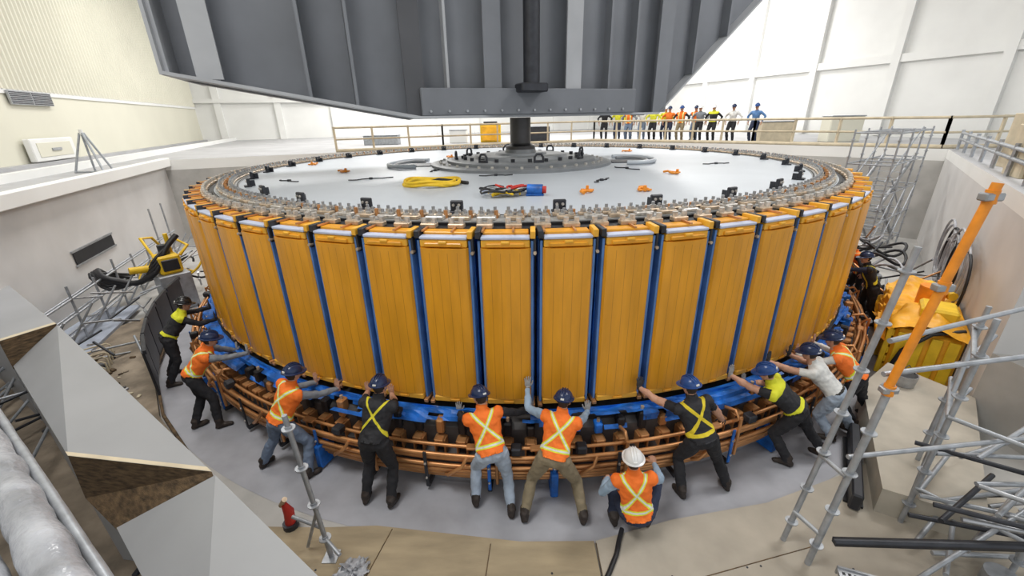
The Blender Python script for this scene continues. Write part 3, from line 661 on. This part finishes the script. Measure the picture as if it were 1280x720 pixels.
mb.tube([(0,.078,.012),(0,.100,-.018),(0,.096,-.032)],[.008,.015,.014],Mskin,8)
mb.ell((0,.070,.026),(.05,.018,.012),Mskin,8)
for s_ in(-1,1): mb.ell((s_*.078,-.005,-.008),(.010,.022,.033),Mskin,8); mb.ell((s_*.038,.055,-.03),(.022,.022,.022),Mskin,8)
mb.tube([(0,-.015,-.03),(0,-.03,-.17)],[.056,.060],Mskin,14)
HEAD=remesh(mb,.006,2); HEAD.name='head'
for m_ in(Mskin,Mhair,Meye,Miris,Mlip): HEAD.materials.append(m_)
v,nn,c=arr(HEAD)
hair=((c[:,2]>.052)&(c[:,1]<.075))|((c[:,1]<-.022)&(c[:,2]>-.065))|((np.abs(c[:,0])>.066)&(c[:,2]>.015)&(c[:,1]<.03)); hair&=~((np.abs(c[:,0])>.079)&(c[:,2]<.03))
HEAD.polygons.foreach_set('material_index',hair.astype(np.int32))
mb=MB()
for s_ in(-1,1):
    mb.ell((s_*.030,.076,.002),(.013,.010,.008),Meye,8); mb.ell((s_*.030,.084,.002),(.0055,.003,.0055),Miris,6); mb.box(s_*.030-.017,s_*.030+.017,.084,.091,.018,.023,Mhair,None,.002)
mb.ell((0,.087,-.062),(.024,.008,.007),Mlip,8); FACE=mb.mesh('face_features')
def hat_mesh(m_):
    mb=MB(); vs=[];fs=[];n=28;R_=9
    for i in range(R_+1):
        t=PI/2*i/R_
        for k in range(n):
            a=2*PI*k/n; vs.append((.108*math.cos(t)*math.cos(a),.13*math.cos(t)*math.sin(a)-.008,.045+.105*math.sin(t)))
    for i in range(R_):
        for k in range(n): l=(k+1)%n; fs.append([i*n+k,i*n+l,(i+1)*n+l,(i+1)*n+k])
    mb.add(vs,fs,m_,None,True)
    for (h,) in((.045,),(.038,)):
        vs=[]
        for k in range(n):
            a=2*PI*k/n; ex=.018+.045*max(0,math.sin(a))**2
            vs.append((.104*math.cos(a),.126*math.sin(a)-.008,h+.004)); vs.append(((.108+ex)*math.cos(a),(.13+ex)*math.sin(a)-.008,h-.006-.012*max(0,math.sin(a))))
        mb.add(vs,[[2*k,2*k+1,(2*k+3)%(2*n),(2*k+2)%(2*n)] for k in range(n)],m_,None,True)
    for x in(-.028,0,.028): mb.tube([(x,.13*math.cos(t)*.93-.008,.05+.107*math.sin(t)*(1-abs(x)*1.2)) for t in np.linspace(.35,PI-.35,12)],.007,m_,6)
    mb.box(-.02,.02,-.143,-.13,.055,.075,Mwhite); return mb.mesh('hard_hat')
HATS={m_.name:hat_mesh(m_) for m_ in(Hnavy,Hwhite,Hblk,Hblue)}
def hand_mesh(curl,name):
    mb=MB(); mb.ell((0,.055,0),(.042,.055,.016),Mskin,10); mb.tube([(0,-.03,0),(0,.03,0)],[.028,.030],Mskin,10); mb.ell((.022,.035,-.006),(.018,.03,.015),Mskin,8)
    for i,(x,L_,sp) in enumerate(((.030,.072,.12),(.010,.080,.03),(-.011,.075,-.05),(-.030,.060,-.16))):
        p=V((x,.088 if i in(1,2) else .082,0)); pts=[V((x*.8,.05,0)),p.copy()]; a=0
        for k,fr in enumerate((.45,.32,.23)):
            a+=curl*(.7,1.0,.7)[k]; d=V((math.sin(sp),math.cos(a),-math.sin(a))).normalized(); p=p+d*L_*fr; pts.append(p.copy())
        mb.tube(pts,[.010,.0098,.009,.0085,.007],Mskin,8)
    mb.tube([(.022,.02,-.004),(.050,.050,-.010-.02*curl),(.062,.075,-.014-.04*curl),(.066,.096,-.016-.06*curl)],[.014,.0125,.0105,.008],Mskin,8)
    me=remesh(mb,.0042,1); me.name=name; return me
HM={'push':hand_mesh(.12,'hand_flat'),'grip':hand_mesh(.95,'hand_grip'),'rest':hand_mesh(.4,'hand_relaxed')}
HC={}
def hand_for(kind,left,m_):
    k=(kind,left,m_.name)
    if k not in HC:
        me=HM[kind].copy()
        if left:
            me.transform(Matrix.Scale(-1,4,V((1,0,0)))); me.flip_normals()
        me.materials.append(m_); HC[k]=me
    return HC[k]
def ik(a,t,l1,l2,pole):
    d=t-a; D=max(.12,min(d.length,(l1+l2)*.995)); dr=d.normalized(); x=(l1*l1-l2*l2+D*D)/(2*D); h=math.sqrt(max(0,l1*l1-x*x))
    pp_=pole-dr*pole.dot(dr); pp_.normalize(); return a+dr*x+pp_*h,a+dr*D
def person(name,P,N,feet,hands,fwd,out,hat=Hnavy,vox=.014,look=None,elbow=None,kneeout=.15,z0=0.,toe=None):
    P=V(P);N=V(N); fwd=V((fwd[0],fwd[1],0)).normalized(); up_=V((0,0,1)); t=(N-P).normalized(); N=P+t*.50
    rt=fwd.cross(up_); rt=(rt-t*rt.dot(t)).normalized(); fr=t.cross(rt)*-1; 
    if fr.dot(fwd)<0: fr=-fr
    for it in range(4):
        ex=V((0,0,0))
        for s_,h in((-1,hands[0]),(1,hands[1])):
            if h is None: continue
            sh=N-t*.055+rt*(s_*.185); d=V(h[0])-sh; e=d.length-.60
            if e>0: ex+=d.normalized()*e*.6
        N=N+ex; P=P+V((ex.x,ex.y,ex.z*.3))*.6; t=(N-P).normalized(); N=P+t*.50; rt=(rt-t*rt.dot(t)).normalized(); fr=rt.cross(t)*-1
        if fr.dot(fwd)<0: fr=-fr
    body=MB(); segs=[]
    def ring_loft(st,mt):
        n=16; vs=[];fs=[]
        for (h,rx,ry,fo) in st:
            c=P+t*h+fr*fo
            for k in range(n): a=2*PI*k/n; vs.append(c+rt*(rx*math.cos(a))+fr*(ry*math.sin(a)))
        m_=len(st)
        for i in range(m_-1):
            for k in range(n): l=(k+1)%n; fs.append([i*n+k,i*n+l,(i+1)*n+l,(i+1)*n+k])
        fs.append(list(range(n))[::-1]); fs.append(list(range((m_-1)*n,m_*n))); body.add(vs,fs,Mskin)
    ring_loft([(-.11,.11,.09,0),(-.06,.165,.12,-.01),(0,.18,.13,-.012),(.08,.168,.12,0),(.17,.158,.112,.005),(.27,.172,.12,.01),(.36,.188,.125,.01),(.43,.19,.112,0),(.475,.155,.09,-.005),(.505,.09,.07,0),(.53,.06,.06,0)],None)
    hd=(t*.45+up_*.55).normalized(); lk=V(look).normalized() if look else fwd
    HCn=N+hd*.175+fwd*.025
    body.tube([N-t*.05,N+hd*.09],[.066,.056],Mskin,12)
    segs.append(('torso',P-t*.05,N-t*.02,.15,.14)); segs.append(('neck',N+t*.01,HCn,.055,.055))
    for i,s_ in enumerate((-1,1)):
        hip=P+rt*(s_*.095)-t*.03; f=V((feet[i][0],feet[i][1],z0+.09)); kp=fwd+rt*(s_*kneeout)+up_*.15
        kn,an=ik(hip,f,.435,.435,kp)
        ft=V(toe[i]).normalized() if toe else (fwd+rt*(s_*.2)); ft=V((ft.x,ft.y,0)).normalized()
        body.tube([hip+t*.03,hip.lerp(kn,.35),kn.lerp(hip,.12),kn,kn.lerp(an,.15),kn.lerp(an,.4),an.lerp(kn,.12),an-V((0,0,.01))],[.108,.100,.078,.074,.070,.074,.062,.060],Mskin,14)
        segs.append(('leg',hip,kn,.10,.07)); segs.append(('leg',kn,an,.065,.055))
        he=an-ft*.055-up_*.045; to=an+ft*.16-up_*.055
        body.tube([he+ft*-.01,he+ft*.02,an-up_*.035+ft*.03,an+ft*.11-up_*.05,to,to+ft*.03],[.028,.044,.048,.044,.036,.018],Mskin,12)
        body.tube([an+up_*.06,an-up_*.03],[.056,.052],Mskin,12)
        segs.append(('boot',he,to,.045,.035)); segs.append(('boot',an-up_*.04,an+up_*.05,.055,.055))
    hinfo=[]
    for i,s_ in enumerate((-1,1)):
        sh=N-t*.055+rt*(s_*.185); h=hands[i]
        if h is None: tgt=P+rt*(s_*.30)+t*.02+fwd*.05; kind='rest'; fd=-up_; pd=rt*-s_
        else: tgt,kind,fd,pd=V(h[0]),h[1],V(h[2]),V(h[3])
        ep=(elbow[i] and V(elbow[i])) if elbow and elbow[i] else (up_*-.8+rt*(s_*.7)-fwd*.2)
        el,wr=ik(sh,tgt,.30,.27,ep)
        body.tube([sh-rt*(s_*.06)+t*.0,sh,sh.lerp(el,.3),sh.lerp(el,.75),el,el.lerp(wr,.25),el.lerp(wr,.8),wr],[.06,.070,.062,.052,.049,.050,.038,.034],Mskin,12)
        segs.append(('ua',sh+(el-sh)*.05,el,.060,.048)); segs.append(('fa',el,wr,.046,.034)); hinfo.append((wr,kind,fd,pd,(wr-el).normalized(),s_<0))
    me=remesh(body,vox,3); v,nn,c=arr(me)
    disp=np.array([noise.noise(V(p)*13)*.011+noise.noise(V(p)*29)*.006 for p in v.tolist()],np.float32)
    v=v+nn*disp[:,None]; me.vertices.foreach_set('co',v.ravel())
    best=np.full(len(c),1e9); lab=np.zeros(len(c),int); tt=np.zeros(len(c))
    for i,(l,a,b_,r0,r1) in enumerate(segs):
        a=np.array(a);d=np.array(b_)-a; q=np.clip(((c-a)@d)/(d@d),0,1); ds=np.linalg.norm(c-a-q[:,None]*d,axis=1)-(r0+(r1-r0)*q)
        k=ds<best; best[k]=ds[k]; lab[k]=i; tt[k]=q[k]
    names=np.array([s_[0] for s_ in segs])[lab]
    Pn=np.array(P); tcf=np.stack([(c-Pn)@np.array(rt),(c-Pn)@np.array(fr),(c-Pn)@np.array(t)],-1); tcv=np.stack([(v-Pn)@np.array(rt),(v-Pn)@np.array(fr),(v-Pn)@np.array(t)],-1)
    mats=[out['shirt'],out['pants'],Mboot,Mskin,Belt]; mi=np.zeros(len(c),np.int32)
    mi[(names=='leg')|((names=='torso')&(tcf[:,2]<.02))]=1; mi[(names=='torso')&(tcf[:,2]>=.02)&(tcf[:,2]<.055)]=4
    mi[names=='boot']=2; mi[names=='neck']=3
    sl=out.get('sleeve','long')
    if sl=='short': mi[((names=='ua')&(tt>.55))|(names=='fa')]=3
    elif sl=='half': mi[(names=='fa')&(tt>.15)]=3
    for m_ in mats: me.materials.append(m_)
    me.polygons.foreach_set('material_index',mi)
    root=empty(name,(P.x,P.y,z0)); off=Matrix.Translation(-V((P.x,P.y,z0)))
    def attach(nm,mesh,M=None):
        o=bpy.data.objects.new(nm,mesh); COL.objects.link(o); o.parent=root; o.matrix_local=off@(M or Matrix()); return o
    me.name='body'; attach('body',me)
    if out.get('vest'):
        HEM=.0
        sel=((names=='torso')&(tcf[:,2]>HEM))|((names=='ua')&(tt<.06)&(best<.05))
        polys=[list(me.polygons[int(i)].vertices) for i in np.nonzero(sel)[0]]
        ids=sorted({k for p in polys for k in p}); mp={k:i for i,k in enumerate(ids)}
        tz=tcv[ids][:,2]; vv=v[ids]+nn[ids]*.015; low=tz<HEM+vox*1.1
        zz_=(vv-Pn)@np.array(t); vv[low]+=np.outer((HEM-zz_[low]),np.array(t))
        tcn=tcv[ids].copy(); tcn[low,2]=HEM
        vm=bpy.data.meshes.new('vest'); vm.from_pydata(vv.tolist(),[],[[mp[k] for k in p] for p in polys])
        at=vm.attributes.new('tc','FLOAT_VECTOR','POINT'); at.data.foreach_set('vector',tcn.astype(np.float32).ravel()); vm.materials.append(out['vest'])
        vm.polygons.foreach_set('use_smooth',[True]*len(vm.polygons)); vo=attach('vest',vm); so=vo.modifiers.new('t','SOLIDIFY'); so.thickness=.006
    y=(lk-hd*lk.dot(hd)*.6).normalized(); x=y.cross(hd).normalized(); z=x.cross(y).normalized()
    Mh=Matrix((( x.x,y.x,z.x,HCn.x),(x.y,y.y,z.y,HCn.y),(x.z,y.z,z.z,HCn.z),(0,0,0,1)))
    attach('head',HEAD,Mh); attach('face_features',FACE,Mh); attach('hard_hat',HATS[hat.name],Mh@Matrix.Rotation(-.06,4,'X'))
    for (wr,kind,fd,pd,ad,left) in hinfo:
        fd=fd.normalized() if fd.length>0 else ad; zz=-(pd-fd*pd.dot(fd)).normalized(); xx=fd.cross(zz).normalized()
        M=Matrix(((xx.x,fd.x,zz.x,wr.x),(xx.y,fd.y,zz.y,wr.y),(xx.z,fd.z,zz.z,wr.z),(0,0,0,1)))
        attach('hand_left' if left else 'hand_right',hand_for(kind,not left,out.get('glove',Mskin)),M)
    return root
def push(x,y,z,lean=(0,0,0)):
    n=V((x,y,0)).normalized(); w=n*8.055; return (V((w.x,w.y,z-.06)),'push',V((lean[0],lean[1],1)),-n)
O=lambda shirt,pants,**k: dict(shirt=shirt,pants=pants,**k)
W='worker'
person(W,(-6.75,-5.75,.92),(-6.5,-5.55,1.38),((-7.05,-5.6),(-6.75,-6.0)),(push(-6.45,-4.85,1.2),push(-6.05,-5.3,1.15)),(.77,.64),O(Cblack,Cblack,vest=Vyel,glove=Mgloved),Hblk)
person(W,(-5.42,-6.98,.9),(-5.13,-6.87,1.34),((-5.45,-7.15),(-5.05,-7.15)),(push(-5.06,-6.26,1.0),push(-4.60,-6.60,1.15)),(.75,.6),O(Cgrey,Cblack,vest=Vor,glove=Mglove),Hnavy)
person(W,(-3.45,-8.1,.88),(-3.3,-7.98,1.36),((-3.85,-8.0),(-3.1,-8.2)),(push(-3.15,-7.4,1.1),push(-2.72,-7.57,1.11)),(.5,.87),O(Cgrey,Cjean,vest=Vor,glove=Mskin),Hnavy)
person(W,(-1.95,-8.58,.92),(-1.88,-8.42,1.38),((-2.16,-8.62),(-1.81,-8.69)),(push(-2.25,-7.68,1.16),push(-1.90,-7.81,1.18)),(.15,1),O(Cblack,Cblack,vest=Vblk,sleeve='half'),Hnavy)
person(W,(-.52,-8.70,.86),(-.66,-8.47,1.30),((-.72,-8.68),(-.26,-8.84)),(push(-.95,-7.9,1.0),push(.03,-8.05,1.08)),(-.15,1),O(Cblack,Cljean,vest=Vor,glove=Mglove),Hnavy,look=(-.6,.8,-.3))
person(W,(.24,-8.78,.84),(.34,-8.55,1.28),((-.10,-8.90),(.62,-8.94)),(push(-.03,-8.05,1.42),push(.78,-8.01,1.02)),(.1,1),O(Clblue,Ckhaki,vest=Vor,glove=Mglove),Hnavy,look=(.3,1,-.1))
person(W,(1.2,-9.12,.36),(1.14,-9.02,.85),((.98,-8.98),(1.38,-9.0)),((V((.93,-8.72,.50)),'rest',V((0,.6,-.8)),V((0,.3,-1))),(V((1.52,-8.62,.62)),'grip',V((0,1,.2)),V((0,.2,-1)))),(.1,1),O(Clblue,Cnavy,vest=Vor,glove=Mskin),Hwhite,kneeout=.5,z0=.03)
person(W,(2.12,-8.50,.88),(1.98,-8.36,1.36),((1.95,-8.58),(2.58,-8.46)),(push(1.43,-7.92,1.33),(V((2.55,-8.14,.86)),'grip',V((.5,.6,-.5)),V((0,.3,-1)))),(-.1,1),O(Cblack,Cblack,vest=Vhar,sleeve='short',glove=Mgloved),Hblue,look=(-.4,1,-.2))
person(W,(3.72,-8.0,.86),(3.36,-7.93,1.24),((3.62,-8.06),(4.2,-7.97)),(push(2.82,-7.55,1.26),push(3.15,-7.42,1.0)),(-.75,.65),O(Cblack,Cblack,vest=Vyel,sleeve='short',glove=Mglove),Hblue,look=(-.8,.6,-.3))
person(W,(4.42,-7.6,.88),(4.10,-7.42,1.30),((4.55,-7.6),(4.95,-7.45)),(push(3.52,-7.26,1.28),push(4.05,-6.95,1.2)),(-.65,.75),O(Cwhite,Cljean,sleeve='short',glove=Mgloved),Hnavy)
person(W,(4.98,-7.22,.88),(4.66,-7.02,1.30),((5.1,-7.3),(5.5,-7.1)),(push(4.25,-6.85,1.15),push(4.7,-6.5,1.15)),(-.7,.7),O(Cwhite,Cblack,vest=Vor,glove=Mskin),Hnavy)
person(W,(7.95,-3.75,.92),(7.8,-3.65,1.40),((8.1,-3.95),(8.15,-3.6)),(push(7.35,-3.3,1.3),None),(-.85,.4),O(Cnavy,Cblack,vest=Vblk),Hnavy,vox=.022)
person(W,(8.45,-2.75,.92),(8.3,-2.65,1.40),((8.6,-2.9),(8.6,-2.55)),(None,push(7.7,-2.35,1.3)),(-.9,.3),O(Cblack,Cblack,vest=Vor),Hwhite,vox=.022)
outs=[O(Cblack,Cblack),O(Cyel,Cnavy),O(Cgrey,Cjean,vest=Vor),O(Cwhite,Cjean),O(Cyel,Cblack),O(Corg,Cnavy),O(Cblack,Ckhaki,vest=Vor),O(Cgrey,Cblack),O(Cblack,Cblack,vest=Vyel),O(Cwhite,Cblack),O(Cblue,Cnavy)]
A1=V((4.5,12.9,0));B1=V((10.9,7.9,0))
for i,tq in enumerate((.02,.10,.2,.28,.37,.46,.55,.65,.74,.84,.97,.15,.42,.6)):
    p=A1.lerp(B1,tq)+V((.35,.45,0))*(1+.6*(i%2)+(1.2 if i>10 else 0)); f=V((-p.x,-p.y,0)).normalized(); r_=f.cross(V((0,0,1)))
    person('spectator',(p.x,p.y,4.22),(p.x+f.x*.04,p.y+f.y*.04,4.72),((p.x-r_.x*.13,p.y-r_.y*.13),(p.x+r_.x*.13,p.y+r_.y*.13)),(None,None),(f.x,f.y),outs[i%11],(Hwhite,Hnavy,Hblue,Hwhite)[i%4],vox=.03,z0=3.3)

# ================================================================= LIGHT + CAMERA
def area(name,loc,sx,sy,e,rot=(0,0,0),col=(1,.985,.96)):
    l=bpy.data.lights.new(name,'AREA'); l.shape='RECTANGLE'; l.size=sx; l.size_y=sy; l.energy=e; l.color=col
    o=bpy.data.objects.new(name,l); o.location=loc; o.rotation_euler=rot; COL.objects.link(o); return o
for i,(u,v_,e_) in enumerate(((-8,-8,800),(8,-8,1000),(-8,3,800),(8,3,900),(-8,16,1000),(8,16,1300),(0,26,1700),(18,14,1500))):  # unseen overhead area lamps; the far ones are added to brighten the back
    p=H((u,v_,13.7)); area('unseen_overhead_light',p,4,4,e_,(0,0,TH))
w=bpy.data.worlds.new('world'); SC.world=w; w.use_nodes=True; w.node_tree.nodes['Background'].inputs[0].default_value=(.92,.96,1,1); w.node_tree.nodes['Background'].inputs[1].default_value=.9
f_,yaw,pt,rl=525.1255,-0.0146,0.3849,-0.0206
F=V((math.sin(yaw)*math.cos(pt),math.cos(yaw)*math.cos(pt),-math.sin(pt))); X=V((math.cos(yaw),-math.sin(yaw),0)); U=X.cross(F)
X2=X*math.cos(rl)+U*math.sin(rl); U2=-X*math.sin(rl)+U*math.cos(rl)
cd=bpy.data.cameras.new('camera'); cd.sensor_width=36; cd.lens=f_/1280*36; cd.clip_end=200; co=bpy.data.objects.new('camera',cd); COL.objects.link(co)
C=V((-.1416,-12.6485,4.6265))
co.matrix_world=Matrix(((X2.x,U2.x,-F.x,C.x),(X2.y,U2.y,-F.y,C.y),(X2.z,U2.z,-F.z,C.z),(0,0,0,1))); SC.camera=co
